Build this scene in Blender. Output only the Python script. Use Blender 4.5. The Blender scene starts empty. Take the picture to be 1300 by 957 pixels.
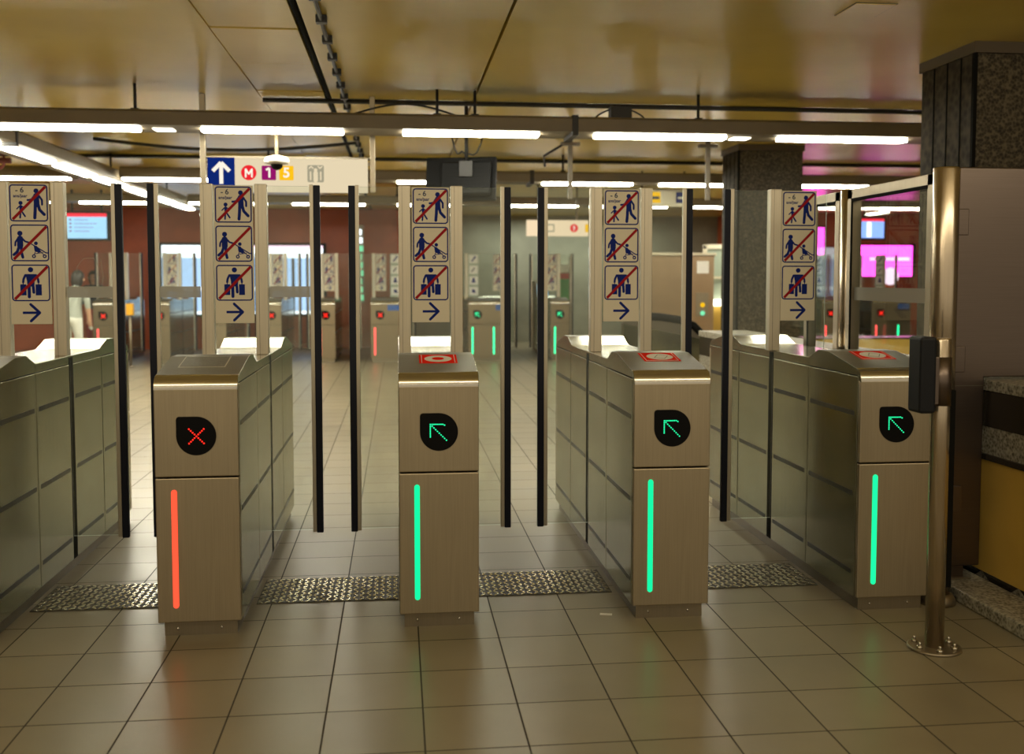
import bpy, bmesh, math, random
from math import sin, cos, pi, radians
from mathutils import Vector, Matrix
random.seed(7)
scene = bpy.context.scene
COL = scene.collection

# ------------------------------------------------------------------ materials
MATS = {}
def newmat(name):
    m = bpy.data.materials.new(name); m.use_nodes = True
    nt = m.node_tree; nt.nodes.clear()
    out = nt.nodes.new('ShaderNodeOutputMaterial')
    MATS[name] = m
    return m, nt, out
def bsdf(nt, out, col=(.5, .5, .5), rough=.5, metal=0., spec=.5):
    b = nt.nodes.new('ShaderNodeBsdfPrincipled')
    b.inputs['Base Color'].default_value = (*col, 1)
    b.inputs['Roughness'].default_value = rough
    b.inputs['Metallic'].default_value = metal
    b.inputs['Specular IOR Level'].default_value = spec
    nt.links.new(b.outputs[0], out.inputs[0])
    return b
def simple(name, col, rough=.5, metal=0., spec=.5, var=.0, scale=20.):
    m, nt, out = newmat(name)
    b = bsdf(nt, out, col, rough, metal, spec)
    if var:
        tc = nt.nodes.new('ShaderNodeTexCoord'); n = nt.nodes.new('ShaderNodeTexNoise')
        n.inputs['Scale'].default_value = scale; n.inputs['Detail'].default_value = 4
        nt.links.new(tc.outputs['Object'], n.inputs['Vector'])
        r = nt.nodes.new('ShaderNodeValToRGB')
        r.color_ramp.elements[0].position = .3; r.color_ramp.elements[1].position = .7
        r.color_ramp.elements[0].color = (*[c*(1-var) for c in col], 1)
        r.color_ramp.elements[1].color = (*[min(1, c*(1+var)) for c in col], 1)
        nt.links.new(n.outputs[0], r.inputs[0]); nt.links.new(r.outputs[0], b.inputs['Base Color'])
    return m
def emit(name, col, strength):
    m, nt, out = newmat(name)
    e = nt.nodes.new('ShaderNodeEmission')
    e.inputs[0].default_value = (*col, 1); e.inputs[1].default_value = strength
    nt.links.new(e.outputs[0], out.inputs[0])
    return m
def steel(name, col, rough, grain=(300, 300, 3), var=.03, bump=.02, metal=.92):
    m, nt, out = newmat(name)
    b = bsdf(nt, out, col, rough, metal)
    tc = nt.nodes.new('ShaderNodeTexCoord'); mp = nt.nodes.new('ShaderNodeMapping')
    mp.inputs['Scale'].default_value = grain
    n = nt.nodes.new('ShaderNodeTexNoise'); n.inputs['Scale'].default_value = 1; n.inputs['Detail'].default_value = 3
    nt.links.new(tc.outputs['Object'], mp.inputs[0]); nt.links.new(mp.outputs[0], n.inputs['Vector'])
    n2 = nt.nodes.new('ShaderNodeTexNoise'); n2.inputs['Scale'].default_value = 3.5; n2.inputs['Detail'].default_value = 5
    nt.links.new(tc.outputs['Object'], n2.inputs['Vector'])
    r = nt.nodes.new('ShaderNodeMapRange')
    r.inputs[1].default_value = .3; r.inputs[2].default_value = .7
    r.inputs[3].default_value = rough-var; r.inputs[4].default_value = rough+var
    nt.links.new(n2.outputs[0], r.inputs[0]); nt.links.new(r.outputs[0], b.inputs['Roughness'])
    cr = nt.nodes.new('ShaderNodeValToRGB')
    cr.color_ramp.elements[0].position = .25; cr.color_ramp.elements[1].position = .75
    cr.color_ramp.elements[0].color = (*[c*.90 for c in col], 1); cr.color_ramp.elements[1].color = (*[min(1, c*1.1) for c in col], 1)
    mx = nt.nodes.new('ShaderNodeMix'); mx.inputs[0].default_value = .3
    nt.links.new(n.outputs[0], mx.inputs[2]); nt.links.new(n2.outputs[0], mx.inputs[3])
    nt.links.new(mx.outputs[0], cr.inputs[0]); nt.links.new(cr.outputs[0], b.inputs['Base Color'])
    bp = nt.nodes.new('ShaderNodeBump'); bp.inputs['Strength'].default_value = bump; bp.inputs['Distance'].default_value = .01
    nt.links.new(n.outputs[0], bp.inputs['Height']); nt.links.new(bp.outputs[0], b.inputs['Normal'])
    return m
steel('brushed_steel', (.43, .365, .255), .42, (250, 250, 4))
steel('far_steel_dimmed', (.27, .215, .14), .42, (250, 250, 4))  # same gate steel, base colour darkened to offset strong light on far row
steel('side_steel', (.29, .285, .195), .22, (60, 60, 2), .03)
steel('polished_steel', (.62, .59, .52), .17, (8, 200, 200), .03, .01)
steel('pole_steel', (.58, .49, .37), .22, (200, 200, 3), .06, .01)
steel('frame_steel', (.36, .31, .23), .42, (200, 200, 3), .03)
steel('panel_steel', (.155, .122, .103), .34, (3, 200, 200), .02, .01)
steel('anodised', (.60, .545, .43), .42, (200, 200, 3), .03, .01, .5)
steel('top_steel', (.30, .29, .25), .48, (8, 200, 200), .03, .01)
steel('plinth_steel', (.30, .255, .18), .42)
steel('lift_steel', (.42, .30, .19), .40, (3, 200, 200), .02, .01)
steel('dark_steel', (.22, .19, .15), .4)
simple('tread_metal', (.50, .48, .38), .26, .85, .5, .25, 30)
simple('tread_gap', (.055, .05, .036), .6, .3)
simple('black_gap', (.008, .008, .007), .8, 0, .08)
simple('slot_black', (.03, .03, .027), .35)
simple('display_black', (.003, .003, .0035), .35, 0, .12)
simple('seal_navy', (.015, .018, .032), .55, 0, .2)
simple('reader_black', (.010, .011, .014), .5, 0, .2)
simple('sign_cream', (.80, .735, .575), .5, 0, .3)
simple('picto_blue', (.008, .022, .20), .6, 0, .1)
simple('picto_red', (.36, .012, .018), .6, 0, .1)
simple('picto_dim', (.03, .04, .09), .4)
simple('sticker_red', (.95, .035, .022), .9, 0, .0)
simple('sticker_white', (.92, .90, .86), .9, 0, .0)
simple('sticker_line', (.2, .19, .18), .4)
simple('sticker_grey', (.22, .22, .20), .4, .5, .5, .3, 120)
simple('white_outline', (.7, .68, .6), .4)
simple('glass_edge', (.42, .50, .40), .3)
simple('trough_paint', (.175, .14, .09), .45, 0, .5, .1, 3)
simple('black_paint', (.012, .011, .010), .5)
simple('monitor_black', (.004, .004, .004), .6, 0, .15)
simple('cable_black', (.02, .018, .014), .5)
simple('yellow_panel', (.68, .44, .085), .35, 0, .5, .06, 4)
simple('counter_black', (.035, .028, .020), .25)
simple('trim_brown', (.10, .075, .045), .5)
simple('white_paint', (.7, .66, .58), .5)
simple('skin', (.55, .30, .20), .5)
simple('hair', (.012, .010, .009), .5)
simple('grey_shirt', (.34, .36, .32), .8)
simple('white_cloth', (.75, .75, .70), .8)
simple('dark_cloth', (.02, .03, .05), .8)
simple('red_cloth', (.35, .01, .02), .7)
simple('paper', (.8, .78, .7), .6)
simple('blue_sticker', (.03, .12, .45), .4)
simple('green_banner', (.02, .30, .06), .5)
simple('red_banner', (.45, .03, .03), .5)
simple('pipe_red', (.16, .03, .025), .4)
simple('orange_box', (.8, .42, .03), .4)
emit('tube_light', (1., .95, .76), 58.0)
emit('tube_light_far', (1., .95, .76), 34.0)
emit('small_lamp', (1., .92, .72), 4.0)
emit('led_red', (1., .02, .01), 2.2)
emit('led_green', (.02, 1., .38), 1.4)
emit('strip_red', (1., .065, .028), 1.9)
emit('strip_red_far', (1., .07, .07), 3.5)
emit('strip_green_far', (.01, 1., .38), 3.0)
emit('strip_green', (.008, 1., .36), 1.15)
emit('strip_green_bright', (.012, 1., .33), 1.3)
emit('sign_glow', (1., .84, .56), .80)
emit('sign_glow_dim', (1., .78, .50), .95)
emit('sign_navy', (.005, .02, .16), 1.)
emit('sign_red', (.85, .02, .03), 1.)
emit('sign_purple', (.30, .008, .14), 1.)
emit('sign_orange', (1., .55, .01), 1.)
emit('sign_white', (1., .92, .78), 1.)
emit('sign_grey', (.42, .38, .26), .9)
emit('sign_green', (.2, .75, .4), 1.2)
emit('screen_blue', (.40, .72, 1.), 1.3)
emit('screen_red', (1., .03, .06), 1.4)
emit('screen_text', (.40, .45, .80), 1.)
emit('screen_white', (.85, .92, 1.), 2.4)
emit('shop_blue', (.42, .62, .95), 1.5)
emit('shop_pink', (1., .70, .85), 1.8)
emit('ad_pink', (1., .06, .62), 5.0)
emit('ad_white', (1., .75, .95), 1.8)
emit('ad_blue', (.25, .42, 1.), 1.8)

def mat_glass():
    m, nt, out = newmat('clear_glass')
    tr = nt.nodes.new('ShaderNodeBsdfTransparent'); tr.inputs[0].default_value = (.955, .975, .955, 1)
    gl = nt.nodes.new('ShaderNodeBsdfGlossy'); gl.inputs['Roughness'].default_value = .02
    gl.inputs[0].default_value = (.9, .95, .9, 1)
    lw = nt.nodes.new('ShaderNodeLayerWeight'); lw.inputs[0].default_value = .5
    pw = nt.nodes.new('ShaderNodeMath'); pw.operation = 'POWER'; pw.inputs[1].default_value = 5
    fr = nt.nodes.new('ShaderNodeMath'); fr.operation = 'MULTIPLY_ADD'; fr.inputs[1].default_value = .9; fr.inputs[2].default_value = .035
    nt.links.new(lw.outputs['Facing'], pw.inputs[0]); nt.links.new(pw.outputs[0], fr.inputs[0])
    mx = nt.nodes.new('ShaderNodeMixShader')
    nt.links.new(fr.outputs[0], mx.inputs[0]); nt.links.new(tr.outputs[0], mx.inputs[1]); nt.links.new(gl.outputs[0], mx.inputs[2])
    # grime: faint smeared dust, scattering light
    df = nt.nodes.new('ShaderNodeBsdfDiffuse'); df.inputs[0].default_value = (.50, .52, .46, 1)
    tc = nt.nodes.new('ShaderNodeTexCoord'); n = nt.nodes.new('ShaderNodeTexNoise')
    n.inputs['Scale'].default_value = 6; n.inputs['Detail'].default_value = 8; n.inputs['Distortion'].default_value = 1.2
    nt.links.new(tc.outputs['Object'], n.inputs['Vector'])
    r = nt.nodes.new('ShaderNodeMapRange')
    r.inputs[1].default_value = .38; r.inputs[2].default_value = .75; r.inputs[3].default_value = .012; r.inputs[4].default_value = .05
    nt.links.new(n.outputs[0], r.inputs[0])
    m2 = nt.nodes.new('ShaderNodeMixShader')
    nt.links.new(r.outputs[0], m2.inputs[0]); nt.links.new(mx.outputs[0], m2.inputs[1]); nt.links.new(df.outputs[0], m2.inputs[2])
    nt.links.new(m2.outputs[0], out.inputs[0])
    # frosted band
    m, nt, out = newmat('frosted_band')
    tr = nt.nodes.new('ShaderNodeBsdfTransparent'); df = nt.nodes.new('ShaderNodeBsdfDiffuse')
    df.inputs[0].default_value = (.52, .52, .48, 1)
    mx = nt.nodes.new('ShaderNodeMixShader'); mx.inputs[0].default_value = .8
    nt.links.new(tr.outputs[0], mx.inputs[1]); nt.links.new(df.outputs[0], mx.inputs[2]); nt.links.new(mx.outputs[0], out.inputs[0])
    # scratch
    m, nt, out = newmat('scratch')
    tr = nt.nodes.new('ShaderNodeBsdfTransparent'); df = nt.nodes.new('ShaderNodeBsdfDiffuse')
    df.inputs[0].default_value = (.8, .8, .72, 1)
    mx = nt.nodes.new('ShaderNodeMixShader'); mx.inputs[0].default_value = .28
    nt.links.new(tr.outputs[0], mx.inputs[1]); nt.links.new(df.outputs[0], mx.inputs[2]); nt.links.new(mx.outputs[0], out.inputs[0])
mat_glass()

def mat_floor():
    m, nt, out = newmat('floor_tiles')
    b = bsdf(nt, out, (.3, .27, .2), .3)
    tc = nt.nodes.new('ShaderNodeTexCoord'); mp = nt.nodes.new('ShaderNodeMapping')
    mp.inputs['Location'].default_value = (-.077, -4.185+.334*20, 0)
    br = nt.nodes.new('ShaderNodeTexBrick')
    br.offset = 0; br.squash = 1
    br.inputs['Scale'].default_value = 1
    br.inputs['Brick Width'].default_value = .3335; br.inputs['Row Height'].default_value = .334
    br.inputs['Mortar Size'].default_value = .0035; br.inputs['Mortar Smooth'].default_value = .3
    br.inputs['Color1'].default_value = (.245, .210, .135, 1); br.inputs['Color2'].default_value = (.28, .24, .155, 1)
    br.inputs['Mortar'].default_value = (.035, .03, .02, 1)
    nt.links.new(tc.outputs['Object'], mp.inputs[0]); nt.links.new(mp.outputs[0], br.inputs['Vector'])
    n = nt.nodes.new('ShaderNodeTexNoise'); n.inputs['Scale'].default_value = 3; n.inputs['Detail'].default_value = 8
    nt.links.new(tc.outputs['Object'], n.inputs['Vector'])
    n3 = nt.nodes.new('ShaderNodeTexNoise'); n3.inputs['Scale'].default_value = 400; n3.inputs['Detail'].default_value = 2
    nt.links.new(tc.outputs['Object'], n3.inputs['Vector'])
    ad = nt.nodes.new('ShaderNodeMath'); ad.operation = 'MULTIPLY_ADD'; ad.inputs[1].default_value = .5
    nt.links.new(n.outputs[0], ad.inputs[0])
    h = nt.nodes.new('ShaderNodeMath'); h.operation = 'MULTIPLY'; h.inputs[1].default_value = .5
    nt.links.new(n3.outputs[0], h.inputs[0]); nt.links.new(h.outputs[0], ad.inputs[2])
    r = nt.nodes.new('ShaderNodeMapRange'); r.inputs[1].default_value = .3; r.inputs[2].default_value = .7
    r.inputs[3].default_value = .80; r.inputs[4].default_value = 1.15
    nt.links.new(ad.outputs[0], r.inputs[0])
    mx = nt.nodes.new('ShaderNodeMix'); mx.data_type = 'RGBA'; mx.blend_type = 'MULTIPLY'; mx.inputs[0].default_value = 1
    nt.links.new(br.outputs['Color'], mx.inputs[6]); nt.links.new(r.outputs[0], mx.inputs[7])
    nt.links.new(mx.outputs[2], b.inputs['Base Color'])
    r2 = nt.nodes.new('ShaderNodeMapRange'); r2.inputs[1].default_value = .3; r2.inputs[2].default_value = .7
    r2.inputs[3].default_value = .29; r2.inputs[4].default_value = .36
    nt.links.new(n.outputs[0], r2.inputs[0])
    mr = nt.nodes.new('ShaderNodeMath'); mr.operation = 'MAXIMUM'
    fm = nt.nodes.new('ShaderNodeMath'); fm.operation = 'MULTIPLY'; fm.inputs[1].default_value = .8
    nt.links.new(br.outputs['Fac'], fm.inputs[0]); nt.links.new(r2.outputs[0], mr.inputs[0]); nt.links.new(fm.outputs[0], mr.inputs[1])
    nt.links.new(mr.outputs[0], b.inputs['Roughness'])
    bp = nt.nodes.new('ShaderNodeBump'); bp.inputs['Strength'].default_value = .4; bp.inputs['Distance'].default_value = .002; bp.invert = True
    nt.links.new(br.outputs['Fac'], bp.inputs['Height']); nt.links.new(bp.outputs[0], b.inputs['Normal'])
mat_floor()
def mat_ceiling():
    m, nt, out = newmat('ceiling_paint')
    b = bsdf(nt, out, (.4, .3, .1), .28, 0, .55)
    tc = nt.nodes.new('ShaderNodeTexCoord'); n = nt.nodes.new('ShaderNodeTexNoise')
    n.inputs['Scale'].default_value = .9; n.inputs['Detail'].default_value = 7
    nt.links.new(tc.outputs['Object'], n.inputs['Vector'])
    r = nt.nodes.new('ShaderNodeValToRGB')
    r.color_ramp.elements[0].position = .3; r.color_ramp.elements[0].color = (.72, .525, .10, 1)
    r.color_ramp.elements[1].position = .7; r.color_ramp.elements[1].color = (.86, .655, .16, 1)
    nt.links.new(n.outputs[0], r.inputs[0]); nt.links.new(r.outputs[0], b.inputs['Base Color'])
    n2 = nt.nodes.new('ShaderNodeTexNoise'); n2.inputs['Scale'].default_value = 1.0; n2.inputs['Detail'].default_value = 5
    mp = nt.nodes.new('ShaderNodeMapping'); mp.inputs['Scale'].default_value = (2, 7, 1)
    nt.links.new(tc.outputs['Object'], mp.inputs[0]); nt.links.new(mp.outputs[0], n2.inputs['Vector'])
    bp = nt.nodes.new('ShaderNodeBump'); bp.inputs['Strength'].default_value = .06; bp.inputs['Distance'].default_value = .02
    nt.links.new(n2.outputs[0], bp.inputs['Height']); nt.links.new(bp.outputs[0], b.inputs['Normal'])
mat_ceiling()
def mat_granite(name, c0, c1, c2, scale, rough):
    m, nt, out = newmat(name)
    b = bsdf(nt, out, c1, rough, 0, .25)
    tc = nt.nodes.new('ShaderNodeTexCoord')
    v = nt.nodes.new('ShaderNodeTexVoronoi'); v.inputs['Scale'].default_value = scale
    n = nt.nodes.new('ShaderNodeTexNoise'); n.inputs['Scale'].default_value = scale*.6; n.inputs['Detail'].default_value = 6
    for q in (v, n): nt.links.new(tc.outputs['Object'], q.inputs['Vector'])
    mx = nt.nodes.new('ShaderNodeMix'); mx.inputs[0].default_value = .45
    nt.links.new(n.outputs[0], mx.inputs[2]); nt.links.new(v.outputs['Distance'], mx.inputs[3])
    r = nt.nodes.new('ShaderNodeValToRGB')
    r.color_ramp.elements[0].position = .30; r.color_ramp.elements[0].color = (*c0, 1)
    r.color_ramp.elements[1].position = .68; r.color_ramp.elements[1].color = (*c2, 1)
    e = r.color_ramp.elements.new(.47); e.color = (*c1, 1)
    nt.links.new(mx.outputs[0], r.inputs[0]); nt.links.new(r.outputs[0], b.inputs['Base Color'])
mat_granite('granite_dark', (.020, .016, .010), (.058, .046, .028), (.14, .115, .072), 55, .4)
mat_granite('granite_light', (.08, .075, .058), (.27, .25, .20), (.48, .45, .36), 70, .4)
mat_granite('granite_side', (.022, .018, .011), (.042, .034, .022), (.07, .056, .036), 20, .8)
def mat_wall(name, c, var, scale, rough=.6, brick=False):
    m, nt, out = newmat(name)
    b = bsdf(nt, out, c, rough)
    tc = nt.nodes.new('ShaderNodeTexCoord'); n = nt.nodes.new('ShaderNodeTexNoise')
    n.inputs['Scale'].default_value = scale; n.inputs['Detail'].default_value = 8
    nt.links.new(tc.outputs['Object'], n.inputs['Vector'])
    r = nt.nodes.new('ShaderNodeValToRGB')
    r.color_ramp.elements[0].position = .3; r.color_ramp.elements[0].color = (*[q*(1-var) for q in c], 1)
    r.color_ramp.elements[1].position = .7; r.color_ramp.elements[1].color = (*[q*(1+var) for q in c], 1)
    nt.links.new(n.outputs[0], r.inputs[0]); nt.links.new(r.outputs[0], b.inputs['Base Color'])
mat_wall('red_wall', (.55, .105, .03), .15, 2.5, .35)
mat_wall('grey_wall', (.27, .265, .20), .18, 1.5)
mat_wall('brown_wall', (.28, .22, .15), .15, 1.)

# ------------------------------------------------------------------ mesh builder
class MB:
    def __init__(s): s.v = []; s.f = []; s.mi = []; s.sm = []; s.mats = []
    def m(s, name):
        if name not in s.mats: s.mats.append(name)
        return s.mats.index(name)
    def face(s, pts, mat, smooth=False):
        k = len(s.v); s.v += [tuple(p) for p in pts]; s.f.append(list(range(k, k+len(pts)))); s.mi.append(s.m(mat)); s.sm.append(smooth)
    def box(s, x0, x1, y0, y1, z0, z1, mat, bev=0., mats=None):
        """box; bev chamfers all edges. mats: dict of face key -> material"""
        bm = bmesh.new(); bmesh.ops.create_cube(bm, size=1)
        for v in bm.verts:
            v.co = ((x0+x1)/2+v.co.x*(x1-x0), (y0+y1)/2+v.co.y*(y1-y0), (z0+z1)/2+v.co.z*(z1-z0))
        if bev: bmesh.ops.bevel(bm, geom=bm.edges[:], offset=bev, segments=2, affect='EDGES', profile=.5)
        bm.normal_update()
        s.addbm(bm, mat, False, mats)
    def addbm(s, bm, mat, smooth=False, mats=None):
        k = len(s.v); bm.verts.index_update()
        s.v += [tuple(v.co) for v in bm.verts]
        for f in bm.faces:
            s.f.append([k+v.index for v in f.verts]); mm = mat
            if mats:
                n = f.normal
                for key, q in mats.items():
                    ax = 'xyz'.index(key[1]); sg = 1 if key[0] == '+' else -1
                    if n[ax]*sg > .9: mm = q
            s.mi.append(s.m(mm)); s.sm.append(smooth)
        bm.free()
    def prism(s, poly, axis, a, b, mat, smooth=False, capmat=None):
        """poly of 2D points in the plane across axis ('x': (y,z); 'y': (x,z); 'z': (x,y))"""
        def P(p, t):
            return {'x': (t, p[0], p[1]), 'y': (p[0], t, p[1]), 'z': (p[0], p[1], t)}[axis]
        n = len(poly); A = [P(p, a) for p in poly]; B = [P(p, b) for p in poly]
        s.face(A[::-1], capmat or mat); s.face(B, capmat or mat)
        k = len(s.v); s.v += A+B
        for i in range(n):
            j = (i+1) % n; s.f.append([k+i, k+j, k+n+j, k+n+i]); s.mi.append(s.m(mat)); s.sm.append(smooth)
    def tube(s, pts, r, mat, seg=12, closed=False, caps=True):
        pts = [Vector(p) for p in pts]; n = len(pts); rs = r if isinstance(r, (list, tuple)) else [r]*n
        k = len(s.v); up = None
        for i, p in enumerate(pts):
            if closed: d = pts[(i+1) % n]-pts[i-1]
            else: d = pts[min(i+1, n-1)]-pts[max(i-1, 0)]
            d.normalize()
            if up is None:
                up = Vector((0, 0, 1)) if abs(d.z) < .9 else Vector((1, 0, 0))
            a = d.cross(up).normalized(); b = a.cross(d).normalized(); up = b
            for j in range(seg):
                t = 2*pi*j/seg; s.v.append(tuple(p+(a*cos(t)+b*sin(t))*rs[i]))
        for i in range(n if closed else n-1):
            for j in range(seg):
                i2 = (i+1) % n
                s.f.append([k+i*seg+j, k+i*seg+(j+1) % seg, k+i2*seg+(j+1) % seg, k+i2*seg+j]); s.mi.append(s.m(mat)); s.sm.append(True)
        if caps and not closed:
            for i in (0, n-1):
                s.f.append([k+i*seg+j for j in range(seg)]); s.mi.append(s.m(mat)); s.sm.append(False)
    def lathe(s, prof, c, mat, seg=32, axis='z'):
        k = len(s.v); n = len(prof)
        for (r, z) in prof:
            for j in range(seg):
                t = 2*pi*j/seg
                if axis == 'z': s.v.append((c[0]+r*cos(t), c[1]+r*sin(t), c[2]+z))
                else: s.v.append((c[0]+r*cos(t), c[1]+z, c[2]+r*sin(t)))
        for i in range(n-1):
            for j in range(seg):
                s.f.append([k+i*seg+j, k+i*seg+(j+1) % seg, k+(i+1)*seg+(j+1) % seg, k+(i+1)*seg+j]); s.mi.append(s.m(mat)); s.sm.append(abs(prof[i][1]-prof[i+1][1]) > 1e-6)
        s.f.append([k+j for j in range(seg)]); s.mi.append(s.m(mat)); s.sm.append(False)
        s.f.append([k+(n-1)*seg+j for j in range(seg)]); s.mi.append(s.m(mat)); s.sm.append(False)
    def obj(s, name, parent=None, smooth_angle=True):
        me = bpy.data.meshes.new(name); me.from_pydata(s.v, [], s.f)
        for q in s.mats: me.materials.append(MATS[q])
        me.polygons.foreach_set('material_index', s.mi); me.polygons.foreach_set('use_smooth', s.sm)
        bm = bmesh.new(); bm.from_mesh(me)
        bmesh.ops.remove_doubles(bm, verts=bm.verts[:], dist=1e-6)
        bmesh.ops.recalc_face_normals(bm, faces=bm.faces[:]); bm.to_mesh(me); bm.free()
        me.update()
        o = bpy.data.objects.new(name, me); COL.objects.link(o)
        if parent: o.parent = parent
        return o
def tag(o, label, cat, group=None):
    o['label'] = label; o['category'] = cat
    if group: o['group'] = group
    return o
def thing(name, label, cat, loc=(0, 0, 0), rz=0., group=None):
    o = bpy.data.objects.new(name, None); COL.objects.link(o)
    o.empty_display_size = .1; o.location = loc; o.rotation_euler = (0, 0, rz)
    return tag(o, label, cat, group)
def struct(o): o['kind'] = 'structure'; return o

# 2D drawing on a vertical plane: F maps (u,v) -> 3D ; layers move towards the viewer
class Draw:
    def __init__(s, F): s.F = F; s.mb = MB()
    def poly(s, pts, mat, lay=0):
        lay += .02*len(s.mb.f)/(10+len(s.mb.f)) + .004*(len(s.mb.f) % 40)
        s.mb.face([s.F(u, v, lay) for u, v in pts], mat)
    def rect(s, u0, v0, u1, v1, mat, lay=0): s.poly([(u0, v0), (u1, v0), (u1, v1), (u0, v1)], mat, lay)
    def disc(s, u, v, r, mat, lay=0, n=20, ru=None):
        ru = ru or r
        s.poly([(u+ru*cos(2*pi*i/n), v+r*sin(2*pi*i/n)) for i in range(n)], mat, lay)
    def ring(s, u, v, r0, r1, mat, lay=0, n=20):
        for i in range(n):
            a, b = 2*pi*i/n, 2*pi*(i+1)/n
            s.poly([(u+r0*cos(a), v+r0*sin(a)), (u+r1*cos(a), v+r1*sin(a)), (u+r1*cos(b), v+r1*sin(b)), (u+r0*cos(b), v+r0*sin(b))], mat, lay)
    def line(s, pts, w, mat, lay=0, cap=True):
        for (a, b) in zip(pts[:-1], pts[1:]):
            d = Vector((b[0]-a[0], b[1]-a[1])); L = d.length
            if L < 1e-9: continue
            d /= L; n = Vector((-d.y, d.x))*w/2
            s.poly([(a[0]-n.x, a[1]-n.y), (b[0]-n.x, b[1]-n.y), (b[0]+n.x, b[1]+n.y), (a[0]+n.x, a[1]+n.y)], mat, lay)
        if cap:
            for p in pts: s.disc(p[0], p[1], w/2, mat, lay, 10)
    def rrect_pts(s, u0, v0, u1, v1, r, n=5):
        P = []
        for (cu, cv, a0) in ((u1-r, v1-r, 0), (u0+r, v1-r, 90), (u0+r, v0+r, 180), (u1-r, v0+r, 270)):
            for i in range(n+1):
                a = radians(a0+90*i/n); P.append((cu+r*cos(a), cv+r*sin(a)))
        return P
    def rring(s, u0, v0, u1, v1, r, w, mat, lay=0):
        A = s.rrect_pts(u0, v0, u1, v1, r); B = s.rrect_pts(u0+w, v0+w, u1-w, v1-w, max(r-w, .001)); n = len(A)
        for i in range(n):
            j = (i+1) % n; s.poly([A[i], A[j], B[j], B[i]], mat, lay)
    def text(s, body, size, u, v, mat, lay=0, bold=False):
        cu = bpy.data.curves.new('tmp', 'FONT'); cu.body = body; cu.size = size; cu.align_x = 'CENTER'; cu.align_y = 'CENTER'
        if bold: cu.offset = size*.025
        o = bpy.data.objects.new('tmp', cu); COL.objects.link(o)
        dg = bpy.context.evaluated_depsgraph_get(); me = bpy.data.meshes.new_from_object(o.evaluated_get(dg))
        for p in me.polygons:
            s.poly([(u+me.vertices[i].co.x, v+me.vertices[i].co.y) for i in p.vertices], mat, lay)
        bpy.data.objects.remove(o); bpy.data.curves.remove(cu); bpy.data.meshes.remove(me)
    def obj(s, name, parent):
        # flat artwork: keep faces as drawn, no merging
        me = bpy.data.meshes.new(name); me.from_pydata(s.mb.v, [], s.mb.f)
        for q in s.mb.mats: me.materials.append(MATS[q])
        me.polygons.foreach_set('material_index', s.mb.mi); me.update()
        o = bpy.data.objects.new(name, me); COL.objects.link(o); o.parent = parent
        return o

# ------------------------------------------------------------------ setting
mb = MB(); mb.box(-11, 13.2, -3.0, 26, -.1, 0, 'floor_tiles'); struct(mb.obj('floor'))
mb = MB()
mb.box(-11, -1.115, -3.0, 26, 3.0, 3.12, 'ceiling_paint')
mb.box(-.535, .632, -3.0, 26, 3.0, 3.12, 'ceiling_paint')
mb.box(.652, 13.2, -3.0, 26, 3.0, 3.12, 'ceiling_paint')
mb.box(-1.115, .66, -3.0, 26, 3.06, 3.14, 'black_gap')
struct(mb.obj('ceiling'))
# raised strip of separate ceiling boards (a joint every metre or so)
edges = [-3.0, -2.0, -.8, .4, 1.6, 2.8, 4.0, 5.2, 6.40, 7.42, 8.48, 9.6, 10.7, 11.8, 13, 14.4, 15.8, 17.2, 18.6, 20, 22.4]
for i in range(len(edges)-1):
    mb = MB(); mb.box(-1.112, -.59, edges[i]+.009, edges[i+1]-.009, 3.004+.004*(i % 2), 3.05, 'ceiling_paint', .003)
    struct(mb.obj('ceiling_board'))
mb = MB(); mb.box(-11, .2, 22.5, 22.7, 0, 3, 'red_wall'); mb.box(7.7, 13.2, 22.5, 22.7, 0, 3, 'red_wall')
mb.box(.0, .2, 22.7, 24.4, 0, 3, 'red_wall'); mb.box(7.7, 7.9, 22.7, 24.4, 0, 3, 'red_wall'); struct(mb.obj('wall_back'))
mb = MB(); mb.box(.2, 7.7, 24.2, 24.4, 0, 3, 'grey_wall'); struct(mb.obj('wall_back_recess'))
mb = MB(); mb.box(-11.2, -11, -3.0, 26, 0, 3, 'brown_wall'); struct(mb.obj('wall_left'))
mb = MB(); mb.box(13.2, 13.4, -3.0, 26, 0, 3, 'brown_wall'); struct(mb.obj('wall_right'))
def pillar(x0, x1, y0, y1):
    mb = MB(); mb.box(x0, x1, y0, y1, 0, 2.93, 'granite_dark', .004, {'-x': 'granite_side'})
    mb.box(x0-.015, x1+.015, y0-.015, y1+.015, 2.93, 3.0, 'trim_brown')
    for k in range(1, 4):   # shallow flutes on the side face
        mb.box(x0-.004, x0+.01, y0+(y1-y0)*k/4-.006, y0+(y1-y0)*k/4+.006, 0, 2.93, 'black_gap')
    mb.box(x0-.012, x0+.012, y0-.004, y0+.022, 0, 2.93, 'black_gap')
    return struct(mb.obj('pillar'))
pillar(3.65, 4.45, 6.22, 6.89)
pillar(3.79, 4.53, 11.17, 11.75)

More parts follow.
